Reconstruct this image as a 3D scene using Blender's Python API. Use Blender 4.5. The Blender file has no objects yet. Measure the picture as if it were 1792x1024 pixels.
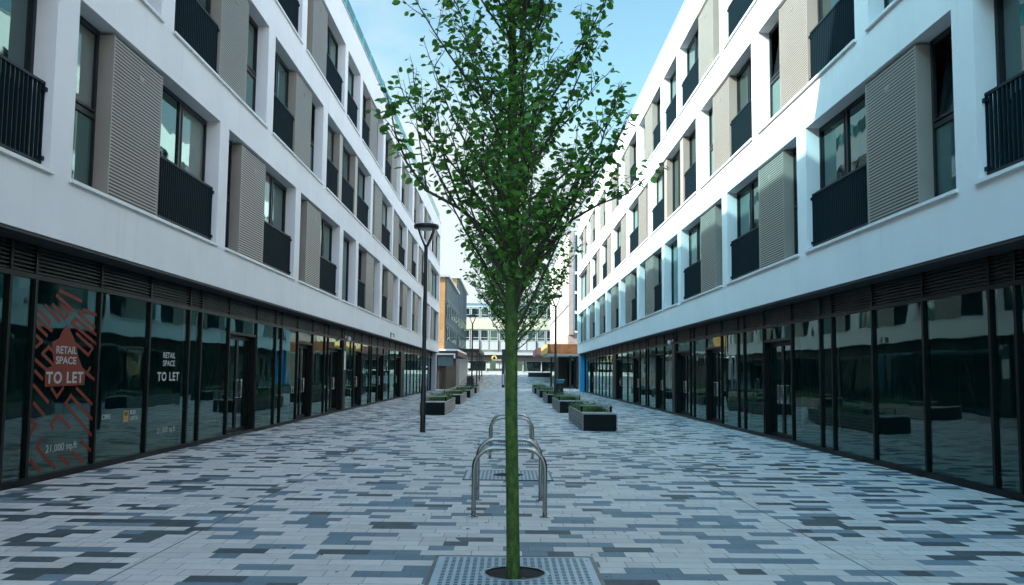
import bpy, math, random
from mathutils import Vector, Matrix
R = math.radians
random.seed(7)
scene = bpy.context.scene
col = scene.collection

# ------------------------------------------------------------------ helpers
class MB:
    """collects shapes and links them as ONE mesh object"""
    def __init__(s): s.v = []; s.f = []; s.m = []
    def box(s, x0, x1, y0, y1, z0, z1, mi=0):
        if x0 > x1: x0, x1 = x1, x0
        if y0 > y1: y0, y1 = y1, y0
        if z0 > z1: z0, z1 = z1, z0
        b = len(s.v)
        s.v += [(x0,y0,z0),(x1,y0,z0),(x1,y1,z0),(x0,y1,z0),(x0,y0,z1),(x1,y0,z1),(x1,y1,z1),(x0,y1,z1)]
        for q in ((0,3,2,1),(4,5,6,7),(0,1,5,4),(1,2,6,5),(2,3,7,6),(3,0,4,7)):
            s.f.append(tuple(b+i for i in q)); s.m.append(mi)
        return s
    def face(s, pts, mi=0):
        b = len(s.v); s.v += [tuple(p) for p in pts]; s.f.append(tuple(range(b, b+len(pts)))); s.m.append(mi)
        return s
    def obox(s, c, ax, ay, az, mi=0):
        """oriented box: centre and three half-axis vectors"""
        b = len(s.v); c = Vector(c); ax = Vector(ax); ay = Vector(ay); az = Vector(az)
        for sz in (-1, 1):
            for sx, sy in ((-1,-1),(1,-1),(1,1),(-1,1)):
                s.v.append(tuple(c + ax*sx + ay*sy + az*sz))
        for q in ((0,3,2,1),(4,5,6,7),(0,1,5,4),(1,2,6,5),(2,3,7,6),(3,0,4,7)):
            s.f.append(tuple(b+i for i in q)); s.m.append(mi)
        return s
    def tube(s, pts, rad, n=8, cap=True, mi=0):
        pts = [Vector(p) for p in pts]
        if not isinstance(rad, (list, tuple)): rad = [rad]*len(pts)
        b0 = len(s.v); ref = None
        for i, p in enumerate(pts):
            t = (pts[min(i+1, len(pts)-1)] - pts[max(i-1, 0)]).normalized()
            if ref is None:
                ref = t.orthogonal().normalized()
            ref = (ref - t*ref.dot(t)).normalized()
            bi = t.cross(ref)
            for k in range(n):
                a = 2*math.pi*k/n
                s.v.append(tuple(p + (ref*math.cos(a) + bi*math.sin(a))*rad[i]))
        for i in range(len(pts)-1):
            for k in range(n):
                a = b0+i*n+k; c = b0+i*n+(k+1) % n
                s.f.append((a, c, c+n, a+n)); s.m.append(mi)
        if cap:
            s.f.append(tuple(b0+k for k in reversed(range(n)))); s.m.append(mi)
            e = b0+(len(pts)-1)*n
            s.f.append(tuple(e+k for k in range(n))); s.m.append(mi)
        return s
    def lathe(s, prof, cx, cy, n=28, mi=0):
        """prof: list of (radius, z) bottom to top"""
        b0 = len(s.v)
        for r, z in prof:
            for k in range(n):
                a = 2*math.pi*k/n
                s.v.append((cx+r*math.cos(a), cy+r*math.sin(a), z))
        for i in range(len(prof)-1):
            for k in range(n):
                a = b0+i*n+k; c = b0+i*n+(k+1) % n
                s.f.append((a, c, c+n, a+n)); s.m.append(mi)
        s.f.append(tuple(b0+k for k in reversed(range(n)))); s.m.append(mi)
        e = b0+(len(prof)-1)*n
        s.f.append(tuple(e+k for k in range(n))); s.m.append(mi)
        return s
    def build(s, name, mats, parent=None, smooth=False):
        me = bpy.data.meshes.new(name)
        me.from_pydata(s.v, [], s.f)
        if not isinstance(mats, (list, tuple)): mats = [mats]
        for m in mats: me.materials.append(m)
        if len(mats) > 1: me.polygons.foreach_set('material_index', s.m)
        if smooth: me.polygons.foreach_set('use_smooth', [True]*len(me.polygons))
        me.update()
        o = bpy.data.objects.new(name, me); col.objects.link(o)
        if parent: o.parent = parent
        return o

def tag(o, label=None, cat=None, group=None, kind=None):
    if label: o['label'] = label
    if cat: o['category'] = cat
    if group: o['group'] = group
    if kind: o['kind'] = kind
    return o
def empty(name, loc=(0,0,0), label=None, cat=None, group=None, rz=0):
    o = bpy.data.objects.new(name, None); col.objects.link(o); o.empty_display_size = .2
    o.location = loc; o.rotation_euler = (0, 0, rz)
    return tag(o, label, cat, group)
KIDS = {}
def copy_tree(o, parent=None):
    c = o.copy(); col.objects.link(c)
    if parent: c.parent = parent
    for ch in [k for k in bpy.data.objects if k.parent == o]:
        copy_tree(ch, c)
    return c
def smooth_by_angle(o, ang=40):
    me = o.data
    me.polygons.foreach_set('use_smooth', [True]*len(me.polygons))
    try: me.set_sharp_from_angle(angle=R(ang))
    except Exception: pass
    return o

# ------------------------------------------------------------------ materials
class NT:
    def __init__(s, m):
        m.use_nodes = True; s.t = m.node_tree; s.n = s.t.nodes; s.l = s.t.links
        s.bsdf = s.n.get('Principled BSDF'); s.out = s.n.get('Material Output') or s.n.get('World Output')
    def new(s, typ, **kw):
        n = s.n.new(typ)
        for k, v in kw.items(): setattr(n, k, v)
        return n
    def link(s, a, b): s.l.new(a, b)
    def put(s, sock, v):
        if hasattr(v, 'is_output') or isinstance(v, bpy.types.NodeSocket): s.link(v, sock)
        else: sock.default_value = v
    def math(s, op, a, b=None, c=None, clamp=False):
        n = s.new('ShaderNodeMath', operation=op); n.use_clamp = clamp
        s.put(n.inputs[0], a)
        if b is not None: s.put(n.inputs[1], b)
        if c is not None: s.put(n.inputs[2], c)
        return n.outputs[0]
    def mix(s, f, a, b, blend='MIX'):
        n = s.new('ShaderNodeMix', data_type='RGBA', blend_type=blend)
        s.put(n.inputs[0], f)
        for k, v in ((6, a), (7, b)):
            if isinstance(v, tuple) and len(v) == 3: v = v + (1,)
            s.put(n.inputs[k], v)
        return n.outputs[2]
    def mixf(s, f, a, b):
        n = s.new('ShaderNodeMix', data_type='FLOAT')
        s.put(n.inputs[0], f); s.put(n.inputs[2], a); s.put(n.inputs[3], b)
        return n.outputs[0]
    def noise(s, scale, detail=4, vec=None, rough=.5, dist=0):
        n = s.new('ShaderNodeTexNoise'); n.inputs['Scale'].default_value = scale
        n.inputs['Detail'].default_value = detail; n.inputs['Roughness'].default_value = rough
        n.inputs['Distortion'].default_value = dist
        if vec is not None: s.link(vec, n.inputs['Vector'])
        return n
    def pos(s): return s.new('ShaderNodeNewGeometry').outputs['Position']
    def ramp(s, v, lo, hi, a=0., b=1.):
        n = s.new('ShaderNodeMapRange'); s.put(n.inputs[0], v)
        n.inputs[1].default_value = lo; n.inputs[2].default_value = hi
        n.inputs[3].default_value = a; n.inputs[4].default_value = b
        return n.outputs[0]
    def scalev(s, v, x, y, z):
        n = s.new('ShaderNodeVectorMath', operation='MULTIPLY'); s.link(v, n.inputs[0])
        n.inputs[1].default_value = (x, y, z); return n.outputs[0]
    def bump(s, h, strength=.2, dist=.01):
        n = s.new('ShaderNodeBump'); n.inputs['Strength'].default_value = strength
        n.inputs['Distance'].default_value = dist; s.link(h, n.inputs['Height'])
        return n.outputs[0]

def mat(name, c, rough=.6, metal=0., var=.12, scale=6., stretch=(1,1,1), bump=0., bscale=60., spec=.5, ior=None):
    m = bpy.data.materials.new(name); t = NT(m); b = t.bsdf
    p = t.scalev(t.pos(), *stretch)
    nz = t.noise(scale, 5, p, .6)
    f = t.ramp(nz.outputs[0], .3, .7)
    lo = tuple(max(0, x*(1-var)) for x in c); hi = tuple(min(1, x*(1+var)) for x in c)
    t.link(t.mix(f, lo, hi), b.inputs['Base Color'])
    t.link(t.ramp(nz.outputs[0], .3, .7, max(0, rough-.06), min(1, rough+.06)), b.inputs['Roughness'])
    b.inputs['Metallic'].default_value = metal
    b.inputs['Specular IOR Level'].default_value = spec
    if ior: b.inputs['IOR'].default_value = ior
    if bump:
        t.link(t.bump(t.noise(bscale, 3, p).outputs[0], bump, .01), b.inputs['Normal'])
    return m

M = {}
# white render: near-uniform with faint streaks and a fine trowelled surface
m = bpy.data.materials.new('white_render'); t = NT(m); p = t.pos()
big = t.noise(.7, 5, p, .6).outputs[0]
streak = t.noise(1., 5, t.scalev(p, 5, 5, .35), .6).outputs[0]
c = t.mix(t.ramp(big, .35, .7), (.80,.79,.785), (.74,.735,.735))
c = t.mix(t.math('MULTIPLY', t.ramp(streak, .56, .80), .32), c, (.56,.55,.53))
spk = t.noise(14, 6, p, .75).outputs[0]
c = t.mix(t.math('MULTIPLY', t.ramp(spk, .6, .8), .3), c, (.50,.49,.47))
t.link(c, t.bsdf.inputs['Base Color']); t.bsdf.inputs['Roughness'].default_value = .75
t.bsdf.inputs['Specular IOR Level'].default_value = .25
t.link(t.bump(t.noise(180, 3, p).outputs[0], .12, .004), t.bsdf.inputs['Normal'])
M['render'] = m
M['sill'] = mat('sill_white', (.74,.73,.72), .5, var=.06)
M['coping'] = mat('coping_grey', (.42,.43,.44), .4, .3, var=.08)
M['taupe'] = mat('taupe_metal', (.30,.265,.225), .42, .0, var=.05, scale=2)
M['slat'] = mat('taupe_slat', (.345,.315,.275), .42, .0, var=.05, scale=2)
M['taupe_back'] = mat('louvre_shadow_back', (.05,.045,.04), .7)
M['frame'] = mat('window_frame_grey', (.010,.014,.017), .45, var=.1, spec=.25)
M['rail'] = mat('railing_black', (.007,.019,.026), .5, var=.1, spec=.15)
M['shopframe'] = mat('shopfront_bronze', (.004,.005,.005), .42, .0, var=.3, scale=3, spec=.16)
M['shoplouvre'] = mat('shopfront_louvre', (.016,.0155,.014), .45, .0, var=.2, scale=3, spec=.25)
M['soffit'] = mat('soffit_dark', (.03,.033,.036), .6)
M['steel'] = mat('brushed_steel', (.36,.36,.34), .26, 1., var=.03, scale=1.5)
M['handle'] = mat('handle_steel', (.65,.65,.63), .22, 1., var=.05)
M['black'] = mat('black_powder_coat', (.014,.018,.019), .42, var=.15)
M['lamp'] = mat('lamp_black', (.010,.013,.014), .35, var=.15)
M['lens'] = mat('lamp_lens', (.5,.5,.48), .3)
M['whiteplastic'] = mat('white_plastic', (.7,.7,.69), .4, var=.03)
M['brick'] = None
M['wood'] = mat('weathered_timber', (.29,.28,.265), .7, var=.35, scale=9, stretch=(6,.5,8), bump=.3, bscale=40)
M['woodpale'] = mat('pale_timber', (.44,.40,.365), .7, var=.3, scale=9, stretch=(6,.5,8), bump=.3, bscale=40)
M['panel'] = mat('planter_steel_panel', (.0045,.010,.011), .55, var=.3, scale=5, spec=.15)
M['soil'] = mat('soil', (.035,.026,.018), .9, var=.4, scale=30, bump=.5)
M['pit'] = mat('pit_shade', (.004,.004,.0035), .9)  # near-black colour stands in for the shade of a deep pit
M['bark2'] = mat('bark_grey_brown', (.055,.050,.032), .8, var=.4, scale=30, stretch=(1,1,.2), bump=.4, bscale=90)
# algae green trunk
m = bpy.data.materials.new('mossy_bark'); t = NT(m); p = t.pos()
a = t.noise(24, 6, t.scalev(p, 1.3, 1.3, .6), .68).outputs[0]; b_ = t.noise(5, 4, p, .5).outputs[0]
c = t.mix(t.ramp(a, .36, .66), (.024,.052,.010), (.085,.165,.022))
c = t.mix(t.math('MULTIPLY', t.ramp(b_, .52, .72), .55), c, (.052,.062,.022))
sp = t.noise(120, 2, p, .5).outputs[0]
c = t.mix(t.math('MULTIPLY', t.ramp(sp, .62, .72), .6), c, (.03,.035,.015))
t.link(c, t.bsdf.inputs['Base Color']); t.bsdf.inputs['Roughness'].default_value = .85
t.link(t.bump(t.noise(60, 5, t.scalev(p, 1, 1, .4), .7).outputs[0], .6, .006), t.bsdf.inputs['Normal'])
M['moss'] = m

def leaf_mat(name, lo, hi, scale=6):
    m = bpy.data.materials.new(name); t = NT(m); b = t.bsdf
    geo = t.new('ShaderNodeNewGeometry')
    isl = geo.outputs['Random Per Island']
    c = t.mix(isl, lo, hi)
    nz = t.noise(scale, 2, geo.outputs['Position']).outputs[0]
    c = t.mix(t.math('MULTIPLY', t.ramp(nz, .45, .7), .3), c, tuple(x*1.5 for x in hi))
    t.link(c, b.inputs['Base Color']); b.inputs['Roughness'].default_value = .42
    tr = t.new('ShaderNodeBsdfTranslucent'); t.link(c, tr.inputs['Color'])
    mx = t.new('ShaderNodeMixShader'); mx.inputs[0].default_value = .35
    t.link(b.outputs[0], mx.inputs[1]); t.link(tr.outputs[0], mx.inputs[2]); t.link(mx.outputs[0], t.out.inputs['Surface'])
    return m
M['leaf'] = leaf_mat('pear_leaf', (.040,.15,.018), (.15,.37,.05))
M['grass'] = leaf_mat('planter_green', (.035,.095,.018), (.10,.20,.04))
M['litter'] = leaf_mat('leaf_litter', (.03,.025,.012), (.10,.07,.03))

# glass
def glass_mat(name, base, ior=1.75, wave=.35, wscale=1.1, transp=None):
    m = bpy.data.materials.new(name); t = NT(m)
    t.n.remove(t.bsdf)
    p = t.pos()
    w = t.noise(wscale, 1.5, t.scalev(p, 1, 1, .55)).outputs[0]
    nrm = t.bump(w, wave, .03)
    fr = t.new('ShaderNodeFresnel'); fr.inputs['IOR'].default_value = ior; t.link(nrm, fr.inputs['Normal'])
    gl = t.new('ShaderNodeBsdfGlossy'); gl.inputs['Roughness'].default_value = 0.015
    gl.inputs['Color'].default_value = (.70,.96,.90,1); t.link(nrm, gl.inputs['Normal'])
    if transp:
        tr = t.new('ShaderNodeBsdfTransparent'); tr.inputs['Color'].default_value = transp + (1,)
        inner = tr.outputs[0]
        df = t.new('ShaderNodeBsdfDiffuse'); df.inputs['Color'].default_value = base + (1,)
        mm = t.new('ShaderNodeMixShader'); mm.inputs[0].default_value = .05
        t.link(inner, mm.inputs[1]); t.link(df.outputs[0], mm.inputs[2]); inner = mm.outputs[0]
    else:
        df = t.new('ShaderNodeBsdfDiffuse')
        nz = t.noise(.8, 2, p).outputs[0]
        t.link(t.mix(nz, tuple(x*.6 for x in base), tuple(x*1.3 for x in base)), df.inputs['Color'])
        inner = df.outputs[0]
    mx = t.new('ShaderNodeMixShader'); t.link(fr.outputs[0], mx.inputs[0])
    t.link(inner, mx.inputs[1]); t.link(gl.outputs[0], mx.inputs[2]); t.link(mx.outputs[0], t.out.inputs['Surface'])
    return m
M['shopglass'] = glass_mat('shop_glass', (.03,.14,.135), 1.85, .30, .9, transp=(.74,.93,.91))
M['glass_dark'] = glass_mat('window_glass_dark', (.012,.018,.02), 1.9, .10, 1.5)
M['glass_teal'] = glass_mat('window_glass_with_pale_blind', (.045,.085,.083), 1.8, .10, 1.5)
M['glass_curtain'] = glass_mat('window_glass_with_curtain', (.15,.155,.14), 1.8, .10, 1.5)
M['balu'] = glass_mat('balustrade_glass', (.25,.55,.62), 1.5, .0, 1., transp=(.70,.93,.97))

# brick
def brick_mat(name, c1, c2, mortar, sx=1.):
    m = bpy.data.materials.new(name); t = NT(m); p = t.pos()
    sep = t.new('ShaderNodeSeparateXYZ'); t.link(p, sep.inputs[0])
    cmb = t.new('ShaderNodeCombineXYZ')
    t.link(t.math('ADD', sep.outputs[0], sep.outputs[1]), cmb.inputs[0]); t.link(sep.outputs[2], cmb.inputs[1])
    b = t.new('ShaderNodeTexBrick'); t.link(cmb.outputs[0], b.inputs['Vector'])
    b.inputs['Scale'].default_value = 1.; b.inputs['Brick Width'].default_value = .23; b.inputs['Row Height'].default_value = .078
    b.inputs['Mortar Size'].default_value = .006
    for k, v in (('Color1', c1), ('Color2', c2), ('Mortar', mortar)): b.inputs[k].default_value = v+(1,)
    nz = t.noise(1.3, 6, p, .7).outputs[0]
    c = t.mix(t.math('MULTIPLY', t.ramp(nz, .45, .7), .5), b.outputs['Color'], tuple(x*.62 for x in c2))
    t.link(c, t.bsdf.inputs['Base Color']); t.bsdf.inputs['Roughness'].default_value = .85
    return m
M['brick'] = brick_mat('orange_brick', (.46,.23,.07), (.36,.17,.05), (.33,.25,.15))
M['beige'] = brick_mat('beige_brick', (.56,.50,.42), (.48,.43,.36), (.50,.46,.40))
M['pinkbrick'] = brick_mat('pinkish_brick', (.36,.27,.245), (.31,.23,.21), (.34,.29,.27))
M['cladding'] = mat('blue_grey_cladding', (.10,.165,.20), .45, .2, var=.3, scale=3, stretch=(1,1,.2))
M['browndoor'] = mat('dark_brown_boards', (.035,.028,.019), .65, var=.3, scale=4, stretch=(1,4,.3))
M['cream'] = mat('cream_panel', (.66,.62,.44), .6, var=.08)
M['paint'] = mat('white_paint', (.72,.72,.71), .5, var=.06)
M['greyblue'] = mat('grey_blue_panel', (.38,.42,.47), .5, var=.1)
M['darkfascia'] = mat('dark_fascia', (.022,.018,.018), .5, var=.2)
M['copper'] = mat('rust_fascia', (.17,.065,.022), .5, .2, var=.3, scale=3)
M['redsof'] = mat('red_canopy', (.42,.13,.11), .55, var=.12)
M['amber'] = mat('amber_panel', (.62,.36,.10), .5, var=.1)
M['bluepanel'] = mat('blue_panel', (.03,.33,.62), .35, var=.08)
M['bin'] = mat('bin_dark', (.012,.020,.024), .45, var=.2)
M['bintop'] = mat('bin_top_blue', (.05,.22,.33), .35, var=.1)
M['navy'] = mat('navy_paint', (.012,.018,.045), .5, var=.2)
M['yellow'] = mat('yellow_sign', (.75,.50,.05), .4, var=.05)
M['orange'] = mat('orange_vinyl', (.175,.022,.007), .6, var=.12, scale=12, spec=.25)
M['vinylwhite'] = mat('white_vinyl', (.33,.39,.37), .5, var=.04)
M['vinylyellow'] = mat('yellow_vinyl', (.38,.23,.04), .5, var=.04)
M['int_floor'] = mat('interior_floor', (.07,.12,.11), .6, var=.2, scale=2)
M['int_wall'] = mat('interior_wall', (.035,.115,.108), .8, var=.25, scale=1)
M['int_bright'] = mat('interior_board', (.10,.22,.21), .8, var=.2, scale=1)

# ------------------------------------------------------------------ paving
def paving_mat():
    m = bpy.data.materials.new('block_paving'); t = NT(m); p = t.pos()
    sep = t.new('ShaderNodeSeparateXYZ'); t.link(p, sep.inputs[0]); X, Y = sep.outputs[0], sep.outputs[1]
    RH, UL = .209, .213
    def wn(a, b):
        c = t.new('ShaderNodeCombineXYZ'); t.put(c.inputs[0], a); t.put(c.inputs[1], b)
        n = t.new('ShaderNodeTexWhiteNoise', noise_dimensions='2D'); t.link(c.outputs[0], n.inputs['Vector'])
        return n
    yr = t.math('DIVIDE', Y, RH); r = t.math('FLOOR', yr)
    off = wn(r, 3.5).outputs['Value']
    u = t.math('ADD', t.math('DIVIDE', X, UL), t.math('MULTIPLY', off, 17.3))
    pair = t.math('FLOOR', t.math('MULTIPLY', u, .5)); fu = t.math('SUBTRACT', u, t.math('MULTIPLY', pair, 2))
    merged = t.math('LESS_THAN', wn(pair, t.math('ADD', r, .5)).outputs['Value'], .60)
    cell = t.mixf(merged, t.math('FLOOR', u), t.math('MULTIPLY', pair, 2))
    w = wn(t.math('ADD', cell, .37), t.math('ADD', r, 91.1)); c = w.outputs['Value']
    w2 = wn(t.math('ADD', cell, 7.77), t.math('ADD', r, 11.3)).outputs['Value']
    clus = t.math('LESS_THAN', wn(t.math('FLOOR', t.math('MULTIPLY', u, .25)), t.math('FLOOR', t.math('MULTIPLY', t.math('ADD', r, .2), .5))).outputs['Value'], .38)
    big = t.noise(.35, 2, p).outputs[0]
    grp = t.math('FLOOR', t.math('MULTIPLY', pair, .5)); par = t.math('SUBTRACT', pair, t.math('MULTIPLY', grp, 2))
    pick = t.math('GREATER_THAN', wn(t.math('ADD', grp, .71), t.math('ADD', r, 41.3)).outputs['Value'], .5)
    okp = t.math('LESS_THAN', t.math('ABSOLUTE', t.math('SUBTRACT', par, pick)), .5)
    prob = t.math('MULTIPLY', t.mixf(okp, .10, t.mixf(clus, .56, .66)), t.ramp(big, .3, .7, .85, 1.2))
    isdark = t.math('LESS_THAN', c, prob)
    side = t.math('GREATER_THAN', t.math('ABSOLUTE', X), 2.84)
    verydark = t.math('MULTIPLY', isdark, t.math('LESS_THAN', w2, t.mixf(side, .16, .62)))
    fr = t.math('FRACT', u)
    d1 = t.math('MINIMUM', fr, t.math('SUBTRACT', 1., fr)); d2 = t.math('MINIMUM', fu, t.math('SUBTRACT', 2., fu))
    dx = t.math('MULTIPLY', t.mixf(merged, d1, d2), UL)
    fy = t.math('FRACT', yr); dy = t.math('MULTIPLY', t.math('MINIMUM', fy, t.math('SUBTRACT', 1., fy)), RH)
    d = t.math('MINIMUM', dx, dy)
    drain = t.math('SUBTRACT', t.math('ABSOLUTE', X), 2.84); drain = t.math('SUBTRACT', t.math('ABSOLUTE', drain), .006)
    d = t.math('MINIMUM', d, t.math('MAXIMUM', drain, 0.))
    joint = t.ramp(d, .0015, .0048, 1., 0.)
    fine = t.noise(260, 3, p, .7).outputs[0]; mid = t.noise(9, 5, p, .65).outputs[0]
    light = t.mix(w2, (.56,.525,.48), (.67,.635,.59))
    light = t.mix(t.math('MULTIPLY', t.ramp(mid, .5, .75), .35), light, (.37,.365,.355))
    mid_c = t.mix(w2, (.095,.155,.19), (.155,.225,.265))
    col_ = t.mix(isdark, light, mid_c)
    col_ = t.mix(verydark, col_, t.mix(c, (.030,.050,.054), (.060,.085,.090)))
    col_ = t.mix(t.math('MULTIPLY', t.ramp(fine, .35, .7), .28), col_, (.20,.20,.20))
    col_ = t.mix(t.math('MULTIPLY', joint, .8), col_, (.075,.075,.07))
    # scattered small stains and chewing gum spots
    v = t.new('ShaderNodeTexVoronoi'); v.inputs['Scale'].default_value = 2.6; t.link(p, v.inputs['Vector'])
    spot = t.math('MULTIPLY', t.ramp(v.outputs['Distance'], .018, .045, 1., 0.), t.math('GREATER_THAN', t.noise(1.7, 0, p).outputs[0], .5))
    col_ = t.mix(t.math('MULTIPLY', spot, .7), col_, (.06,.058,.055))
    grime = t.noise(1.1, 6, p, .7).outputs[0]
    col_ = t.mix(t.math('MULTIPLY', t.ramp(grime, .55, .8), .3), col_, (.20,.20,.19))
    t.link(col_, t.bsdf.inputs['Base Color'])
    t.link(t.ramp(mid, .3, .7, .55, .75), t.bsdf.inputs['Roughness']); t.bsdf.inputs['Specular IOR Level'].default_value = .4
    h = t.math('ADD', t.math('MULTIPLY', joint, -1.), t.math('MULTIPLY', fine, .15))
    h = t.math('ADD', h, t.math('MULTIPLY', c, .25))
    t.link(t.bump(h, .35, .006), t.bsdf.inputs['Normal'])
    return m
M['paving'] = paving_mat()

mb = MB()
prof = [(-90, 0), (97, 0), (130, 1.33), (900, 1.36)]
for (ya, za), (yb, zb) in zip(prof, prof[1:]):
    mb.face([(-500, ya, za), (500, ya, za), (500, yb, zb), (-500, yb, zb)])
tag(mb.build('ground', M['paving']), kind='structure')

# ------------------------------------------------------------------ the two facing apartment buildings
SILL = (3.97, 7.25, 10.52); HEAD = (6.43, 9.67, 12.88); ROOF = 14.08
Y0, YE = -16.0, 77.6
N_, L_, r_, P_, W_ = 'narrow', 'louvre', 'rail', 'post', 'tall'
def nlr(a, b, l0, l1): return (a, b, [(N_, a, l0), (L_, l0, l1), (r_, l1, b)])
def rln(a, b, l0, l1): return (a, b, [(r_, a, l0), (L_, l0, l1), (N_, l1, b)])
FLOORS = [
 [nlr(-14.5,-8.5,-13.4,-11.4), nlr(-7.9,-1.9,-6.8,-4.8), nlr(-1.3,4.7,-.2,1.8), nlr(5.35,11.38,6.5,8.5),
  nlr(11.96,18.0,13.16,15.1), nlr(18.58,24.6,19.68,21.7), nlr(25.2,31.2,26.27,28.3), (31.85,34.58,[(W_,31.85,34.58)]),
  rln(35.15,41.27,37.55,39.7), rln(41.95,48.15,44.4,46.5), rln(48.85,54.8,50.8,53.0), rln(55.5,61.4,57.4,59.6),
  rln(62.2,68.1,64.6,66.8), (68.8,77.0,[(W_,68.8,70.4),(L_,70.4,72.3),(W_,72.3,77.0)])],
 [rln(-11.3,-5.3,-8.8,-6.8), rln(-4.6,1.4,-2.1,-.1), rln(2.05,8.05,4.6,6.6), rln(8.7,14.74,11.3,13.2),
  rln(15.33,21.36,17.95,19.86), rln(21.97,27.92,24.48,26.48),
  (28.6,37.95,[(r_,28.6,31.0),(P_,31.0,31.6),('mid',31.6,34.25),(P_,34.25,34.85),(r_,34.85,37.95)]),
  nlr(38.55,45.1,39.5,41.8), nlr(45.65,51.7,46.3,48.4), nlr(52.25,58.05,52.9,55.1), nlr(58.8,64.9,59.6,61.6),
  (65.7,77.0,[(W_,65.7,67.2),(L_,67.2,69.3),(W_,69.3,77.0)])],
 [nlr(-7.7,-1.7,-6.6,-4.6), nlr(-1.1,4.9,0,2.), nlr(5.5,11.5,6.6,8.6), nlr(12.1,18.1,13.2,15.2),
  nlr(18.7,24.68,19.8,21.8), nlr(25.3,31.35,26.3,28.4), (31.9,34.65,[(r_,31.9,34.65)]), rln(35.25,41.35,37.7,39.8),
  rln(42.05,48.1,44.9,46.9), rln(48.75,54.4,50.6,52.8), rln(55.4,61.4,57.2,59.4), rln(62.1,68.0,64.5,66.6),
  (68.7,77.0,[(r_,68.7,71.0),(L_,71.0,73.0),(W_,73.0,77.0)])],
]
BAYS = []
y = -15.0
for k in range(4):
    for w_ in (1.96,1.96,1.98,.7): BAYS.append((y, y+w_, 'g')); y += w_
BAYS = [b for b in BAYS if b[1] < 10.9]
BAYS.append((BAYS[-1][1], 11.4, 'g'))
BAYS += [(11.4,12.02,'g'),(12.02,13.96,'g'),(13.96,15.92,'g'),(15.92,17.9,'g'),(17.9,18.6,'g'),(18.6,20.47,'g'),(20.47,22.72,'d'),
 (22.72,24.6,'g'),(24.6,25.27,'g'),(25.27,27.2,'g'),(27.2,29.3,'d'),(29.3,31.25,'g'),(31.25,31.86,'g'),(31.86,34.5,'d'),(34.5,35.1,'p'),
 (35.1,37.2,'g'),(37.2,39.25,'d'),(39.25,41.45,'g'),(41.45,42.1,'g'),(42.1,44.0,'g'),(44.0,46.2,'d'),(46.2,48.5,'g'),(48.5,51.0,'g'),
 (51.0,53.2,'d'),(53.2,55.0,'p'),(55.0,57.1,'g'),(57.1,59.2,'g'),(59.2,61.4,'g'),(61.4,63.5,'g'),(63.5,65.8,'g'),(65.8,68.0,'g'),
 (68.0,70.2,'d'),(70.2,72.4,'g'),(72.4,74.8,'g')]

def text_mesh(s, size, parent, name, mt, mw, spacing=1.0, bold=.006):
    cu = bpy.data.curves.new(name, 'FONT'); cu.body = s; cu.size = size; cu.align_x = 'CENTER'; cu.align_y = 'CENTER'
    cu.space_character = spacing; cu.space_line = .82; cu.extrude = .0008; cu.offset = bold
    tmp = bpy.data.objects.new(name, cu); col.objects.link(tmp)
    dg = bpy.context.evaluated_depsgraph_get()
    me = bpy.data.meshes.new_from_object(tmp.evaluated_get(dg))
    bpy.data.objects.remove(tmp); bpy.data.curves.remove(cu)
    me.materials.clear(); me.materials.append(mt); me.transform(mw)
    o = bpy.data.objects.new(name, me); col.objects.link(o); o.parent = parent
    return o

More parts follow.
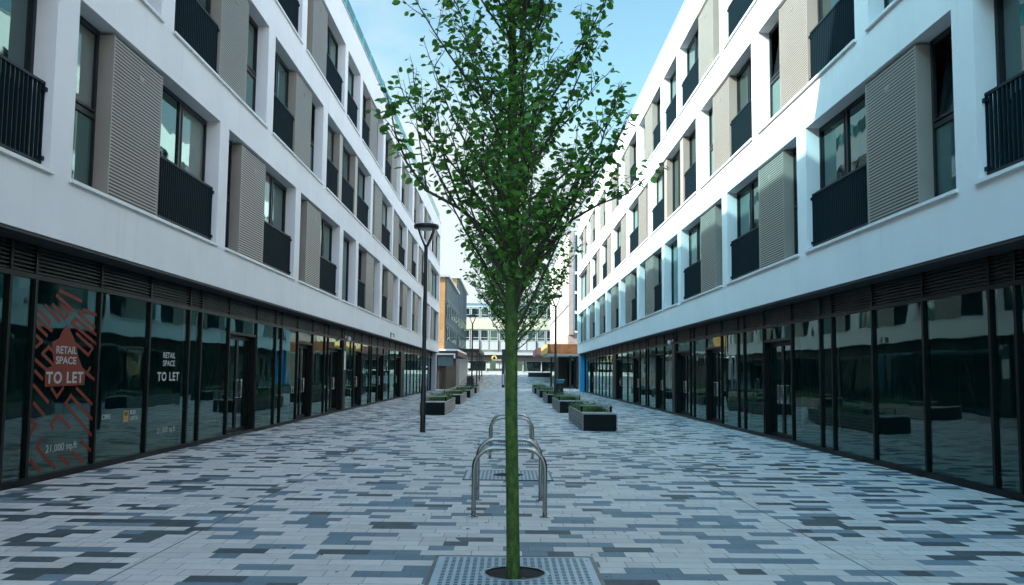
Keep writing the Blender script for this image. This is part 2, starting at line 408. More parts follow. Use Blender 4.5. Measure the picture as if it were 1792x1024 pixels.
def apartment(side, label):
    X1 = 5.76 if side < 0 else 5.91
    rnd = random.Random(11 if side < 0 else 12)
    root = empty('apartment_building', (side*X1, 30, 0), label, 'building')
    inv = Matrix.Translation((-side*X1, -30, 0))
    bpy.context.view_layer.update()
    def B(mb, d0, d1, y0, y1, z0, z1, mi=0): mb.box(side*(X1+d0), side*(X1+d1), y0, y1, z0, z1, mi)
    def fin(mb, name, mt, parent=root):
        o = mb.build(name, mt)
        o.parent = parent; o.matrix_parent_inverse = Matrix()   # parents stand at identity but for the root
        if parent is root: o.data.transform(inv)
        else: o.data.transform(inv)
        return o
    # ---- wall: bands, piers
    w = MB(); TH = .33
    zs = [3.14] + list(HEAD); ze = [s-.045 for s in SILL] + [ROOF]
    for a, b in zip(zs, ze): B(w, 0, TH, Y0, YE, a, b)
    for f in range(3):
        y = Y0
        for (a, b, els) in FLOORS[f]:
            B(w, 0, TH, y, a, ze[f], HEAD[f]); y = b
        B(w, 0, TH, y, YE, ze[f], HEAD[f])
    B(w, TH, 9.0, YE-.3, YE, 3.14, ROOF); B(w, TH, 9.0, Y0, Y0+.3, 0, ROOF)
    B(w, 8.7, 9.0, Y0+.3, YE-.3, 0, ROOF)
    B(w, 5.4, 8.7, YE-.3, YE, 0, 3.14)
    fin(w, 'wall', M['render'])
    rf = MB(); B(rf, TH, 8.7, Y0+.3, YE-.3, 13.4, 13.6); B(rf, .55, 8.7, Y0+.3, YE-.3, 3.16, 3.4); fin(rf, 'roof', M['coping'])
    cp = MB(); B(cp, -.035, TH+.03, Y0-.03, YE+.03, ROOF, ROOF+.045); fin(cp, 'coping', M['coping'])
    if side < 0:
        ph = MB(); B(ph, .0, 6.0, Y0, 12.0, ROOF+.05, 17.1); fin(ph, 'unseen_roof_block', M['render'])  # unseen taller roof block, shaped to shade the near right facade
        bl = MB()
        for k in range(33):
            ya = 12.2+k*1.98; B(bl, .10, .115, ya, ya+1.95, ROOF+.046, ROOF+.76)
        fin(bl, 'glass_balustrade', M['balu'])
    # ---- openings
    def window(y0, y1, z0, z1, kind):
        fr = MB(); g = MB(); F = .055
        d0, d1 = .27, .325
        B(fr, d0, d1, y0, y0+F, z0, z1); B(fr, d0, d1, y1-F, y1, z0, z1)
        B(fr, d0, d1, y0+F, y1-F, z0, z0+F); B(fr, d0, d1, y0+F, y1-F, z1-F, z1)
        bars = []; 
        if kind == N_:
            zt = z0+(z1-z0)*.46; B(fr, d0, d1, y0+F, y1-F, zt, zt+.075); parts = [(y0, y1, z0, zt+.04), (y0, y1, zt+.04, z1)]
        elif y1-y0 > 1.3 and kind != W_:
            ym = (y0+y1)/2; B(fr, d0, d1, ym-.06, ym+.06, z0+F, z1-F); parts = [(y0, ym, z0, z1), (ym, y1, z0, z1)]
        elif y1-y0 > 2.0:
            ym = y0+(y1-y0)*.5; B(fr, d0, d1, ym-.05, ym+.05, z0+F, z1-F); parts = [(y0, ym, z0, z1), (ym, y1, z0, z1)]
        else: parts = [(y0, y1, z0, z1)]
        # opening sash rim
        a, b, c, d = parts[-1]
        S = .04
        if b-a > .4:
            for q in ((a+F, a+F+S, c+F, d-F), (b-F-S, b-F, c+F, d-F), (a+F+S, b-F-S, c+F, c+F+S), (a+F+S, b-F-S, d-F-S, d-F)):
                B(fr, d0-.012, d0+.03, *q)
        tilt = kind == N_ and rnd.random() < .4
        o = fin(fr, 'window', M['frame'])
        for (a, b, c, d) in parts:
            g = MB(); x = side*(X1+.30)
            if tilt and c > z0:
                sa = MB(); dx = side*.20; c2, d2 = c+.05, d-.06; q = .03
                x0 = side*(X1+.335); ax = Vector((dx, 0, d2-c2)); L_2 = ax.length/2; az = ax.normalized()
                nx = Vector((az.z, 0, -az.x))*.02; mid = Vector((x0+dx/2, 0, (c2+d2)/2))
                for yy in (a+F+q, b-F-q): sa.obox(mid+Vector((0, yy, 0)), nx, (0, q, 0), az*L_2)
                for e_ in (-1, 1): sa.obox(mid+az*(L_2-q)*e_+Vector((0, (a+b)/2, 0)), nx, (0, (b-a)/2-F-2*q, 0), az*q)
                so = fin(sa, 'open_sash', M['frame'], o)
                p1 = mid-az*L_2; p2 = mid+az*L_2
                pts = [(p1.x, a+F+q, p1.z), (p1.x, b-F-q, p1.z), (p2.x, b-F-q, p2.z), (p2.x, a+F+q, p2.z)]
                g.face(pts if side < 0 else pts[::-1]); fin(g, 'pane', M['glass_dark'], o)
                continue
            pts = [(x, a+.02, c+.02), (x, b-.02, c+.02), (x, b-.02, d-.02), (x, a+.02, d-.02)]
            g.face(pts if side < 0 else pts[::-1])
            q = rnd.random()
            fin(g, 'pane', M['glass_teal'] if (kind == N_ and c == z0) else (M['glass_curtain'] if q < .13 else (M['glass_teal'] if q < .26 else M['glass_dark'])), o)
    def railing(y0, y1, z0, end_far):
        r = MB(); zt = z0+1.12; zb = z0+.07
        a, b = y0+.02, y1-.02
        B(r, .095, .145, a, b, zt-.035, zt); B(r, .095, .145, a, b, zb, zb+.035)
        n = max(3, int((b-a)/.098)); st = (b-a)/n
        for k in range(n+1):
            yy = a+k*st; B(r, .100, .142, yy-.006 if k else yy, yy+.006 if k < n else yy, zb+.035, zt-.035)
        B(r, .07, .17, b-.05, b+.015, zt-.12, zt-.07); B(r, .07, .17, b-.05, b+.015, zb+.05, zb+.10)
        fin(r, 'balcony_railing', M['rail'])
    def louvre(y0, y1, z0, z1, post=False):
        b = MB()
        B(b, .085, .30, y0+.02, y1-.02, z0+.005, z1-.04, 0)          # carcass
        B(b, .055, .0849, y0+.02, y0+.045, z0+.005, z1-.04, 0); B(b, .055, .0849, y1-.045, y1-.02, z0+.005, z1-.04, 0)
        if post:
            B(b, .055, .0849, y0+.045, y1-.045, z0+.005, z1-.04, 0)
            return fin(b, 'post_panel', [M['taupe']])
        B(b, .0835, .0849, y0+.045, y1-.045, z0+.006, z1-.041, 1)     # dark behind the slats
        n = int((z1-z0-.06)/.052)
        for k in range(n):
            zz = z0+.03+k*.052
            x0 = side*(X1+.060); x1 = side*(X1+.080)
            ya, yb = y0+.046, y1-.046
            # slat: a leaning profile, top set back
            pr = [(x0, zz), (x1, zz+.012), (x1, zz+.034), (x0, zz+.028)]
            base = len(b.v)
            for yy in (ya, yb):
                for (xx, z_) in pr: b.v.append((xx, yy, z_))
            q = [(0,1,5,4),(1,2,6,5),(2,3,7,6),(3,0,4,7)]
            for f_ in q: b.f.append(tuple(base+i for i in (f_ if side > 0 else f_[::-1]))); b.m.append(2)
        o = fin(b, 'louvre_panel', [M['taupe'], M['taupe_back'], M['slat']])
        v = MB(); ym = (y0+y1)/2
        B(v, .045, .0595, ym-.02, ym+.15, z1-.42, z1-.36); B(v, .04, .0445, ym+.03, ym+.1, z1-.405, z1-.375)
        fin(v, 'vent_cover', M['taupe'], o)
    for f in range(3):
        for (a, b, els) in FLOORS[f]:
            if b < -9 : continue
            z0, z1 = SILL[f], HEAD[f]
            s = MB(); B(s, -.05, .30, a+.001, b-.001, z0-.0449, z0); B(s, -.05, -.002, a-.06, a+.001, z0-.0449, z0); B(s, -.05, -.002, b-.001, b+.06, z0-.0449, z0)
            fin(s, 'window_sill', M['sill'])
            for (k, p, q) in els:
                if k == L_: louvre(p, q, z0, z1)
                elif k == P_: louvre(p, q, z0, z1, True)
                else:
                    window(p, q, z0, z1, k)
                    if k == r_ or (k == 'mid' and side < 0): railing(p, q, z0, True)
    # ---- soffit and shopfront
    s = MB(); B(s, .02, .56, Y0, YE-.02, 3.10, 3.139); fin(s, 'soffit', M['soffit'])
    pl = MB(); B(pl, .39, .54, Y0, 74.85, 0, .085); B(pl, .41, .54, Y0, 74.85, 2.655, 2.72); fin(pl, 'shopfront_rail', M['shopframe'])
    it = MB()
    B(it, .54, 5.5, Y0+.3, YE-.3, .0, .03, 0); B(it, 5.3, 5.5, Y0+.3, YE-.3, .03, 3.1, 1); B(it, .56, 5.3, Y0+.3, YE-.3, 3.05, 3.1, 1)
    for k, yy in enumerate((-1.7, 11.6, 18.2, 24.9, 31.5, 38.2, 44.9, 51.5, 58.2, 66.0)):
        B(it, .62, 5.3, yy-.08, yy+.08, .03, 3.05, 1)
        B(it, 2.2, 2.5, yy+2.6, yy+2.9, .03, 3.05, 2)
        if k % 2: B(it, 4.6, 4.7, yy+1.2, yy+4.6, .9, 2.1, 2)
    fin(it, 'shop_interior', [M['int_floor'], M['int_wall'], M['int_bright']])
    for i, (a, b, k) in enumerate(BAYS):
        mu = MB(); B(mu, .40, .50, a-.03, a+.03, .0851, 2.654); B(mu, .405, .50, a-.03, a+.03, 2.721, 3.099)
        fin(mu, 'mullion', M['shopframe'])
        # louvre strip above the transom
        lv = MB(); B(lv, .47, .50, a+.033, b-.033, 2.722, 3.099)
        for q in range(7): 
            zz = 2.735+q*.052; B(lv, .42, .4699, a+.033, b-.033, zz, zz+.018)
        fin(lv, 'vent_louvre', M['shoplouvre'])
        if k == 'g':
            g = MB(); x = side*(X1+.44)
            pts = [(x, a+.03, .08), (x, b-.03, .08), (x, b-.03, 2.66), (x, a+.03, 2.66)]
            g.face(pts if side < 0 else pts[::-1]); fin(g, 'shop_window', M['shopglass'])
        elif k == 'p':
            pn = MB(); B(pn, .37, .52, a+.033, b-.033, .086, 2.654); B(pn, .36, .3699, a+.033, b-.033, .086, 2.654)
            fin(pn, 'pillar_panel', M['shoplouvre'] if (a < 40) else M['shopframe'])
        else:
            rv = MB(); 
            B(rv, .415, .62, a+.033, a+.07, .0, 2.30); B(rv, .415, .62, b-.10, b-.033, .0, 2.30); B(rv, .415, .62, a+.033, b-.033, 2.301, 2.36)
            fin(rv, 'door_frame', M['shopframe'])
            g = MB(); x = side*(X1+.44)
            pts = [(x, a+.03, 2.36), (x, b-.03, 2.36), (x, b-.03, 2.66), (x, a+.03, 2.66)]
            g.face(pts if side < 0 else pts[::-1]); fin(g, 'transom_window', M['shopglass'])
            y0, y1 = a+.071, b-.101; ym = (y0+y1)/2
            for (p, q, hs) in ((y0, ym-.004, 1), (ym+.004, y1, -1)):
                dr = MB(); S = .075
                B(dr, .54, .59, p, p+S, .02, 2.295); B(dr, .54, .59, q-S, q, .02, 2.295)
                B(dr, .54, .59, p+S, q-S, .02, .16); B(dr, .54, .59, p+S, q-S, 2.2, 2.295)
                d_ = fin(dr, 'door', M['shopframe'])
                g = MB(); x = side*(X1+.565)
                pts = [(x, p+S-.01, .15), (x, q-S+.01, .15), (x, q-S+.01, 2.21), (x, p+S-.01, 2.21)]
                g.face(pts if side < 0 else pts[::-1]); fin(g, 'pane', M['shopglass'], d_)
                h = MB(); hy = (q-.10) if hs > 0 else (p+.10); hd = .48; xs = side*(X1+hd); xd = side*(X1+.54)
                y2 = hy - hs*.11
                h.tube([(xd, hy, .87), (xs, hy, .87), (xs, hy, 1.27), (xd, hy, 1.27)], .012, 8)
                h.tube([(xs, hy, .87), (xs, y2, .87), (xs, y2, 1.27), (xs, hy, 1.27)], .012, 8)
                fin(h, 'handle', M['handle'], d_)
            st = MB(); B(st, .36, .54, a+.071, b-.101, .001, .019); fin(st, 'door_threshold', M['handle'])
    mu = MB(); B(mu, .375, .54, 74.77, 74.85, .0851, 2.654); B(mu, .375, .54, 74.77, 74.85, 2.721, 3.099); B(mu, .54, 5.3, 74.77, 74.85, .0851, 3.099); fin(mu, 'mullion', M['shopframe'])
    ec = MB(); B(ec, .10, .75, 75.9, 76.9, 0, 3.099); fin(ec, 'end_column', M['bluepanel'] if side > 0 else M['greyblue'])
    # cross braces behind two windows
    for (a, b) in ((18.6, 20.47), (22.72, 24.6)):
        cb = MB(); x = side*(X1+.52)
        for (za, zb) in ((.35, 2.15), (2.15, .35)):
            cb.tube([(x, a+.3, za), (x, b-.3, zb)], .012, 6)
        fin(cb, 'cross_brace', M['black'])
    return root, fin, X1, inv

left, finL, XL, invL = apartment(-1, 'long white rendered apartment block on the left, with TO LET lettering in its shop windows')
right, finR, XR, invR = apartment(1, 'long white rendered apartment block on the right, its upper floors in bright sun')

# vinyl lettering on the left shop windows (just inside the glass)
def on_glass(y, z, d=.447):
    # local x -> +Y, local y -> +Z, local z -> +X
    return Matrix.Translation((-(XL+d), y, z)) @ Matrix(((0,0,1,0),(1,0,0,0),(0,1,0,0),(0,0,0,1)))
def letters(s, w, h, y, z, mt, sp=1.0, d=.434, bold=.004):
    o = text_mesh(s, .2, left, 'window_lettering', mt, Matrix(), sp, bold)
    xs = [v.co.x for v in o.data.vertices]; ys = [v.co.y for v in o.data.vertices]
    sx = w/(max(xs)-min(xs)); sy = h/(max(ys)-min(ys))
    o.data.transform(invL @ on_glass(y, z, d) @ Matrix.Diagonal((sx, sy, 1, 1)) @ Matrix.Translation((-(max(xs)+min(xs))/2, -(max(ys)+min(ys))/2, 0)))
for yc in (13.0, 16.95):
    letters('RETAIL', .60, .105, yc, 1.755, M['vinylwhite'], 1.02)
    letters('SPACE', .60, .105, yc, 1.610, M['vinylwhite'], 1.02)
    letters('TO LET', 1.09, .165, yc, 1.370, M['vinylwhite'], 1.16, bold=.006)
    letters('21,000 sq.ft', .91, .135, yc, .395, M['vinylwhite'], 1.02, bold=.002)
letters('CBRE', .31, .078, 14.385, .758, M['vinylwhite'], .98)
letters('REI', .22, .07, 15.40, .785, M['vinylwhite'], 1.0)
letters('CAPITAL', .36, .07, 15.46, .69, M['vinylwhite'], 1.0)
b = MB()
xg = -(XL+.436)
b.box(xg-.001, xg+.001, 15.035, 15.235, .64, .825, 0); b.box(xg+.0012, xg+.0022, 15.075, 15.195, .74, .80, 1)
finL(b, 'window_logo', [M['vinylyellow'], M['black']])
# the orange maze pattern
PATTERN = [[(12.689,2.575),(13.395,2.47)],[(12.613,2.499),(13.13,2.327)],[(12.148,2.161),(12.286,2.102)],[(12.149,2.274),(12.516,2.108)],[(12.327,2.34),(12.766,2.142)],[(12.529,2.369),(12.906,2.192),(13.03,2.278),(12.769,2.38)],[(13.891,2.303),(13.456,2.35),(13.336,2.29),(13.862,2.108)],[(13.925,2.002),(13.22,2.211),(13.115,2.14),(13.94,1.866)],[(13.259,2.003),(13.812,1.802),(13.675,1.701),(13.276,1.845)],[(12.147,2.055),(12.44,1.927)],[(12.287,2.095),(12.569,2.001)],[(12.134,1.928),(12.3,1.855),(12.139,1.764)],[(12.662,1.538),(12.331,1.689),(12.483,1.78),(12.612,1.735)],[(12.143,1.612),(12.448,1.482)],[(12.146,1.468),(12.382,1.348)],[(13.951,1.322),(13.656,1.428),(13.777,1.524)],[(12.615,1.235),(12.792,1.108),(12.975,1.236)],[(12.132,1.284),(12.564,1.036)],[(12.158,1.049),(12.484,0.854)],[(12.128,0.83),(12.285,0.753),(12.147,0.651)],[(13.229,0.648),(12.896,0.85),(12.669,0.746),(12.752,0.655)],[(13.923,0.74),(13.193,1.113),(13.048,1.005),(13.952,0.487)],[(13.342,1.223),(13.898,0.962)],[(12.46,0.56),(12.318,0.452),(12.848,0.057)],[(12.158,0.308),(12.443,0.073)],[(12.942,0.293),(13.277,0.07)],[(13.315,0.305),(13.736,0.084)],[(13.577,0.451),(13.922,0.277)]]
BLOB = [(12.989,2.105),(13.172,1.956),(13.276,1.845),(13.358,1.674),(13.501,1.515),(13.619,1.472),(13.588,1.258),(12.441,1.249),(12.42,1.495),(12.662,1.538),(12.584,1.742),(12.572,1.851),(12.763,1.912),(12.838,2.013)]
pt = MB()
for line in PATTERN:
    hw = .025
    pts = [Vector((a, min(max(b_, .13), 2.61))) for a, b_ in line]
    for i, (p, q) in enumerate(zip(pts, pts[1:])):
        d = (q-p).normalized(); n = Vector((-d.y, d.x))*hw
        p2 = p - d*hw*(1 if i else 0); q2 = q + d*hw*(1 if i < len(pts)-2 else 0)
        x = -(XL+.4375-.0004*(i % 2))
        pt.face([(x, *(p2+n)), (x, *(p2-n)), (x, *(q2-n)), (x, *(q2+n))])
pt.face([(-(XL+.4364), a, b_) for a, b_ in BLOB][::-1])
finL(pt, 'window_pattern', M['orange'])
# white notice plate on the left pillar and a poster on a door
b = MB(); b.box(-(XL+.345), -(XL+.359), 34.66, 34.95, 1.55, 2.25); finL(b, 'notice_plate', M['whiteplastic'])
# small things fixed to the fronts
def camera_unit(sd, X1, y, z, label):
    o = empty('security_camera', (sd*(X1+.36), y, z), label, 'camera')
    b = MB(); b.box(-.03 if sd > 0 else -.005, .005 if sd > 0 else .03, -.05, .05, -.05, .05); b.tube([(0,0,0), (-sd*.12, 0, -.02)], .015, 8); b.build('bracket', M['whiteplastic'], o)
    d = MB(); d.lathe([(.02,-.16),(.06,-.13),(.075,-.07),(.07,-.01),(.03,.02)], -sd*.14, 0, 14); smooth_by_angle(d.build('dome', M['whiteplastic'], o))
camera_unit(-1, XL, 34.8, 2.78, 'white dome security camera on the left shopfront pillar')
camera_unit(1, XR, 34.8, 2.78, 'white dome security camera on the right shopfront pillar')
o = empty('wall_bracket', (-XL, 45.4, 3.30), 'small black bracket fixed low on the left white wall above the shops', 'bracket')
b = MB(); b.box(0, .03, -.06, .06, -.12, .14); b.build('plate', M['black'], o); b = MB(); b.tube([(.03,0,.05),(.16,0,.05),(.18,0,-.12)], .022, 8); b.build('arm', M['black'], o)

# ------------------------------------------------------------------ trees
LEAF = [(0,0,0),(.22,.14,.03),(.36,.42,.05),(.30,.74,.02),(0,1.0,-.06),(-.30,.74,.02),(-.36,.42,.05),(-.22,.14,.03)]
def add_leaf(mb, p, d, up, size, mi=0):
    d = d.normalized(); s = d.cross(up)
    if s.length < 1e-3: s = d.orthogonal()
    s.normalize(); n = s.cross(d)
    b = len(mb.v)
    mb.v.append(tuple(p)); 
    for (x, y, z) in LEAF[1:]: mb.v.append(tuple(p + s*(x*size) + d*(y*size) + n*(z*size)))
    mb.v.append(tuple(p + d*(.5*size) - n*(.05*size)))
    c = b+8
    for i in range(8):
        mb.f.append((b+i, b+(i+1) % 8, c)); mb.m.append(mi)
def prof_r(tab, z):
    for (a, ra), (b, rb) in zip(tab, tab[1:]):
        if a <= z <= b: return ra+(rb-ra)*(z-a)/(b-a)
    return tab[0][1] if z < tab[0][0] else tab[-1][1]
def bez(p0, p1, p2, n):
    return [p0*(1-t)**2 + p1*2*t*(1-t) + p2*t*t for t in (i/n for i in range(n+1))]
def make_tree(loc, seed, label, extra=True, nl=58, moss='moss', dens=1.):
    rn = random.Random(seed)
    root = empty('pear_tree', loc, label, 'tree', 'young trees along the middle of the street')
    tab = [(1.9,.16),(2.2,.38),(2.5,.54),(2.8,.70),(3.2,.84),(3.6,.87),(4.0,.84),(4.4,.76),(5.0,.60),(5.6,.38),(6.2,.08)]
    T = MB()
    zz = [-.05,.02,.15,.6,1.2,1.8,2.4,3.0,3.6,4.2,4.8,5.4,6.1]
    rr = [.058,.054,.050,.0475,.0465,.047,.049,.042,.034,.027,.02,.012,.004]
    T.tube([(-.014*z+math.sin(z*1.3+seed)*.010*min(1, max(0,z)), math.cos(z*.9)*.01*min(1, max(0,z)), z) for z in zz], rr, 14)
    for z in (.62, .95, 1.38, 1.7, 2.05):
        a = rn.uniform(0, 6.28); p = Vector((-.014*z+math.cos(a)*.043, math.sin(a)*.043, z)); d = Vector((math.cos(a), math.sin(a), .35)).normalized()
        T.tube([p, p+d*.008, p+d*.013], [.014, .011, .004], 8)
    tr = T.build('trunk', M[moss], root, True)
    Bm = MB(); Lf = MB()
    def twig(p, d, ln, rad, leaves=True, lsize=.062):
        n = 4; pts = [p]; dd = d.normalized()
        for i in range(n):
            dd = (dd + Vector((rn.gauss(0,.13), rn.gauss(0,.13), .09+rn.gauss(0,.08)))).normalized()
            pts.append(pts[-1] + dd*(ln/n))
        Bm.tube(pts, [rad*(1-.7*i/n) for i in range(n+1)], 5, False)
        if not leaves: return pts
        k = max(3, int(ln/.035*dens)); 
        for i in range(k):
            t_ = .18+.82*(i+rn.random()*.6)/k; t_ = min(t_, .999); j = int(t_*n); q = pts[j].lerp(pts[j+1], t_*n-j)
            a = rn.uniform(0, 6.28); out = Vector((math.cos(a), math.sin(a), rn.uniform(-.7,.55)))
            d2 = (out + dd*.35).normalized(); st = q + d2*rn.uniform(.015,.045)
            Bm.tube([q, st], .0011, 3, False)
            d3 = (d2 + Vector((0,0,-rn.uniform(.0,1.0)))).normalized()
            add_leaf(Lf, st, d3, Vector((rn.gauss(0,.7), rn.gauss(0,.7), 1)), lsize*rn.uniform(.65,1.2))
        return pts
    def limb(pts, r0, start=.25, ntw=9, ls=.072, dense=1.):
        n = len(pts)-1
        Bm.tube(pts, [r0*(1-.82*i/n)+.0012 for i in range(n+1)], 7, False)
        L = sum((pts[i+1]-pts[i]).length for i in range(n))
        for k in range(ntw):
            t_ = start+(1-start)*(k+rn.random())/ntw; t_ = min(t_, .995); j = int(t_*n); q = pts[j].lerp(pts[j+1], t_*n-j)
            ld = (pts[j+1]-pts[j]).normalized(); a = rn.uniform(0, 6.28)
            sd = Vector((math.cos(a), math.sin(a), .25)); d = (ld*.75 + sd*.75 + Vector((0,0,.25))).normalized()
            ln = rn.uniform(.14,.40)*(1.1-.4*t_)
            pp = twig(q, d, ln, .0042, True, ls)
            if rn.random() < .45:
                twig(pp[2], (d + Vector((rn.gauss(0,.6), rn.gauss(0,.6), .2))).normalized(), ln*.6, .0028, True, ls)
        twig(pts[-1], (pts[-1]-pts[-2]).normalized(), .22, .004, True, ls)
    for k in range(nl):
        f = k/(nl-1); z0 = 1.88+3.5*f**1.12+rn.uniform(-.08,.08); az = k*2.39996+rn.uniform(-.35,.35)
        rise = rn.uniform(.75,1.35)*(1-.35*f); ze_ = z0+rise
        re = prof_r(tab, min(6.1, ze_))*rn.uniform(.58,1.1)*(1. if extra else 1.22)
        if rise < re*1.0: re = rise*1.0
        e = Vector((math.cos(az)*re, math.sin(az)*re, ze_)); p0 = Vector((0,0,z0))
        c = Vector((math.cos(az)*re*rn.uniform(.55,.72), math.sin(az)*re*.62, z0+rise*rn.uniform(.36,.5)))
        limb(bez(p0, c, e, 8), .0125*(1-.5*f)*rn.uniform(.75,1.15), .10, 10+int(7*re), .059)
    if extra:
        V = Vector
        limb([V((0,0,2.32)),V((-.2,-.02,2.55)),V((-.45,-.05,2.74)),V((-.68,-.06,2.86)),V((-.84,-.04,3.08)),V((-.93,0,3.3)),V((-.98,.02,3.52))], .016, .45, 12, .072)
        limb([V((-.68,-.06,2.86)),V((-.72,-.05,3.1)),V((-.77,-.04,3.4)),V((-.80,-.02,3.72))], .006, .55, 2, .045)
        limb([V((-.45,-.05,2.74)),V((-.62,-.1,3.02)),V((-.70,-.12,3.3)),V((-.72,-.12,3.5))], .008, .3, 7, .065)
        limb([V((.02,0,2.12)),V((.2,0,2.42)),V((.42,-.02,2.66)),V((.62,-.02,2.78)),V((.82,0,2.86)),V((.97,0,2.98))], .014, .45, 6, .068)
        limb([V((0,-.02,2.2)),V((.22,-.05,2.5)),V((.45,-.08,2.85)),V((.62,-.08,3.2)),V((.72,-.05,3.55))], .016, .3, 10, .066)
        limb([V((0,-.02,2.15)),V((-.2,-.05,2.45)),V((-.42,-.08,2.75)),V((-.55,-.08,3.1)),V((-.62,-.05,3.5))], .016, .3, 10, .066)
    br = Bm.build('branches', M['bark2'], root, True)
    cr = Lf.build('crown', M['leaf'], root)
    return root
make_tree((.062, 6.9, 0), 3, 'nearest young pear tree with a bright mossy green trunk, standing in the front metal grate')
make_tree((.10, 13.75, 0), 21, 'second young tree, standing behind the nearest trunk between the first two pairs of hoops', False, 50, 'bark2')
make_tree((.14, 20.1, 0), 35, 'farthest young tree, in the third metal grate behind the rear pair of hoops', False, 50, 'bark2')

# ------------------------------------------------------------------ tree grates
m = bpy.data.materials.new('grate_steel'); t = NT(m)
tc = t.new('ShaderNodeTexCoord').outputs['Object']; sep = t.new('ShaderNodeSeparateXYZ'); t.link(tc, sep.inputs[0])
fx = t.math('ABSOLUTE', t.math('SUBTRACT', t.math('FRACT', t.math('DIVIDE', sep.outputs[0], .0565)), .5))
fy = t.math('ABSOLUTE', t.math('SUBTRACT', t.math('FRACT', t.math('DIVIDE', sep.outputs[1], .052)), .5))
ins = t.math('MULTIPLY', t.math('LESS_THAN', t.math('ABSOLUTE', sep.outputs[0]), .575), t.math('LESS_THAN', t.math('ABSOLUTE', sep.outputs[1]), .575))
rad = t.math('SQRT', t.math('ADD', t.math('MULTIPLY', sep.outputs[0], sep.outputs[0]), t.math('MULTIPLY', sep.outputs[1], sep.outputs[1])))
ins = t.math('MULTIPLY', ins, t.math('GREATER_THAN', rad, .26))
ins = t.math('MULTIPLY', ins, t.math('GREATER_THAN', t.math('ABSOLUTE', sep.outputs[0]), .018))
slot = t.math('MULTIPLY', t.math('MULTIPLY', t.math('LESS_THAN', fx, .27), t.math('LESS_THAN', fy, .24)), ins)
t.link(t.mix(t.noise(7, 5, tc, .65).outputs[0], (.24,.33,.39), (.40,.50,.56)), t.bsdf.inputs['Base Color'])
t.bsdf.inputs['Metallic'].default_value = .45; t.bsdf.inputs['Roughness'].default_value = .45
tr = t.new('ShaderNodeBsdfTransparent'); mx = t.new('ShaderNodeMixShader')
t.link(slot, mx.inputs[0]); t.link(t.bsdf.outputs[0], mx.inputs[1]); t.link(tr.outputs[0], mx.inputs[2]); t.link(mx.outputs[0], t.out.inputs['Surface'])
M['grate'] = m
def make_grate():
    root = empty('tree_grate')
    H = .61; r = .225; n = 48; z = .010
    mb = MB(); ring = []; sq = []
    for k in range(n):
        a = 2*math.pi*(k+.5)/n; c, s = math.cos(a), math.sin(a); q = H/max(abs(c), abs(s))
        ring.append((r*c, r*s)); sq.append((q*c, q*s))
    for k in range(n):
        j = (k+1) % n
        pts = [sq[k], sq[j], ring[j], ring[k]]
        mb.face([(x, y, z) for x, y in pts])
    for sx, sy in ((1,1),(-1,1),(-1,-1),(1,-1)):   # corner pieces between the two samples beside each corner
        near = sorted(sq, key=lambda p: (p[0]-sx*H)**2+(p[1]-sy*H)**2)[:2]
        a, b = near
        if (a[0]*b[1]-a[1]*b[0]) < 0: a, b = b, a
        mb.face([(a[0],a[1],z), (sx*H,sy*H,z), (b[0],b[1],z)])
    mb.build('grate_plate', M['grate'], root)
    f = MB()
    for (x0,x1,y0,y1) in ((-H-.03,-H,-H-.03,H+.03),(H,H+.03,-H-.03,H+.03),(-H,H,-H-.03,-H),(-H,H,H,H+.03)): f.box(x0,x1,y0,y1,-.002,.012)
    f.build('edge_frame', M['black'], root)
    rg = MB(); rg.lathe([(r, .002),(r+.010,.002),(r+.010,.014),(r,.014)], 0, 0, 48)
    rg.f = rg.f[:-2]; rg.m = rg.m[:-2]
    rg.build('rim', M['steel'], root)
    s = MB(); s.box(-H+.001, H-.001, -H+.001, H-.001, .0025, .004); s.build('shaded_soil_bed', M['pit'], root)  # thin sheet close under the plate, deep-pit shade put into its colour
    return root
g0 = make_grate()
for i, (gx, gy, lb) in enumerate(((.075,7.04,'square slotted steel tree grate at the foot of the nearest green trunk'),
        (.03,13.68,'square slotted steel tree grate just behind the front pair of hoops'),
        (.04,20.1,'square slotted steel tree grate behind the rear pair of hoops'))):
    g = g0 if i == 0 else copy_tree(g0)
    g.location = (gx, gy, 0); tag(g, lb, 'tree grate', 'steel tree grates in the paving')

# ------------------------------------------------------------------ cycle hoops
def make_hoop():
    root = empty('bike_stand'); w = .373; h = .735; r = .21; rt = .0245
    pts = [(-w,0,0),(-w,0,.2),(-w,0,h-r-rt)]
    for k in range(1, 10):
        a = math.pi - k*math.pi/2/10; pts.append((-w+r+r*math.cos(a), 0, h-rt-r+r*math.sin(a)))
    pts += [(-w+r,0,h-rt),(0,0,h-rt),(w-r,0,h-rt)]
    for k in range(1, 10):
        a = math.pi/2 - k*math.pi/2/10; pts.append((w-r+r*math.cos(a), 0, h-rt-r+r*math.sin(a)))
    pts += [(w,0,h-r-rt),(w,0,.2),(w,0,0)]
    mb = MB(); mb.tube(pts, rt, 16); mb.build('hoop', M['steel'], root, True)
    for sx in (-1, 1):
        p = MB(); p.lathe([(.055,.0025),(.055,.010),(.03,.013)], sx*w, 0, 20); p.build('base_plate', M['steel'], root)
    return root
h0 = make_hoop()
for i, (hx, hy, lb) in enumerate(((.038,9.78,'nearest steel bike hoop, in front of its pair just behind the green trunk'),
        (.038,11.05,'second steel bike hoop, close behind the nearest one'),
        (.09,16.3,'third steel bike hoop, the nearer of the rear pair'),
        (.09,17.7,'farthest steel bike hoop, at the back of the rear pair'))):
    h = h0 if i == 0 else copy_tree(h0)
    h.location = (hx, hy, 0); tag(h, lb, 'bike stand', 'steel bike hoops along the middle of the street')

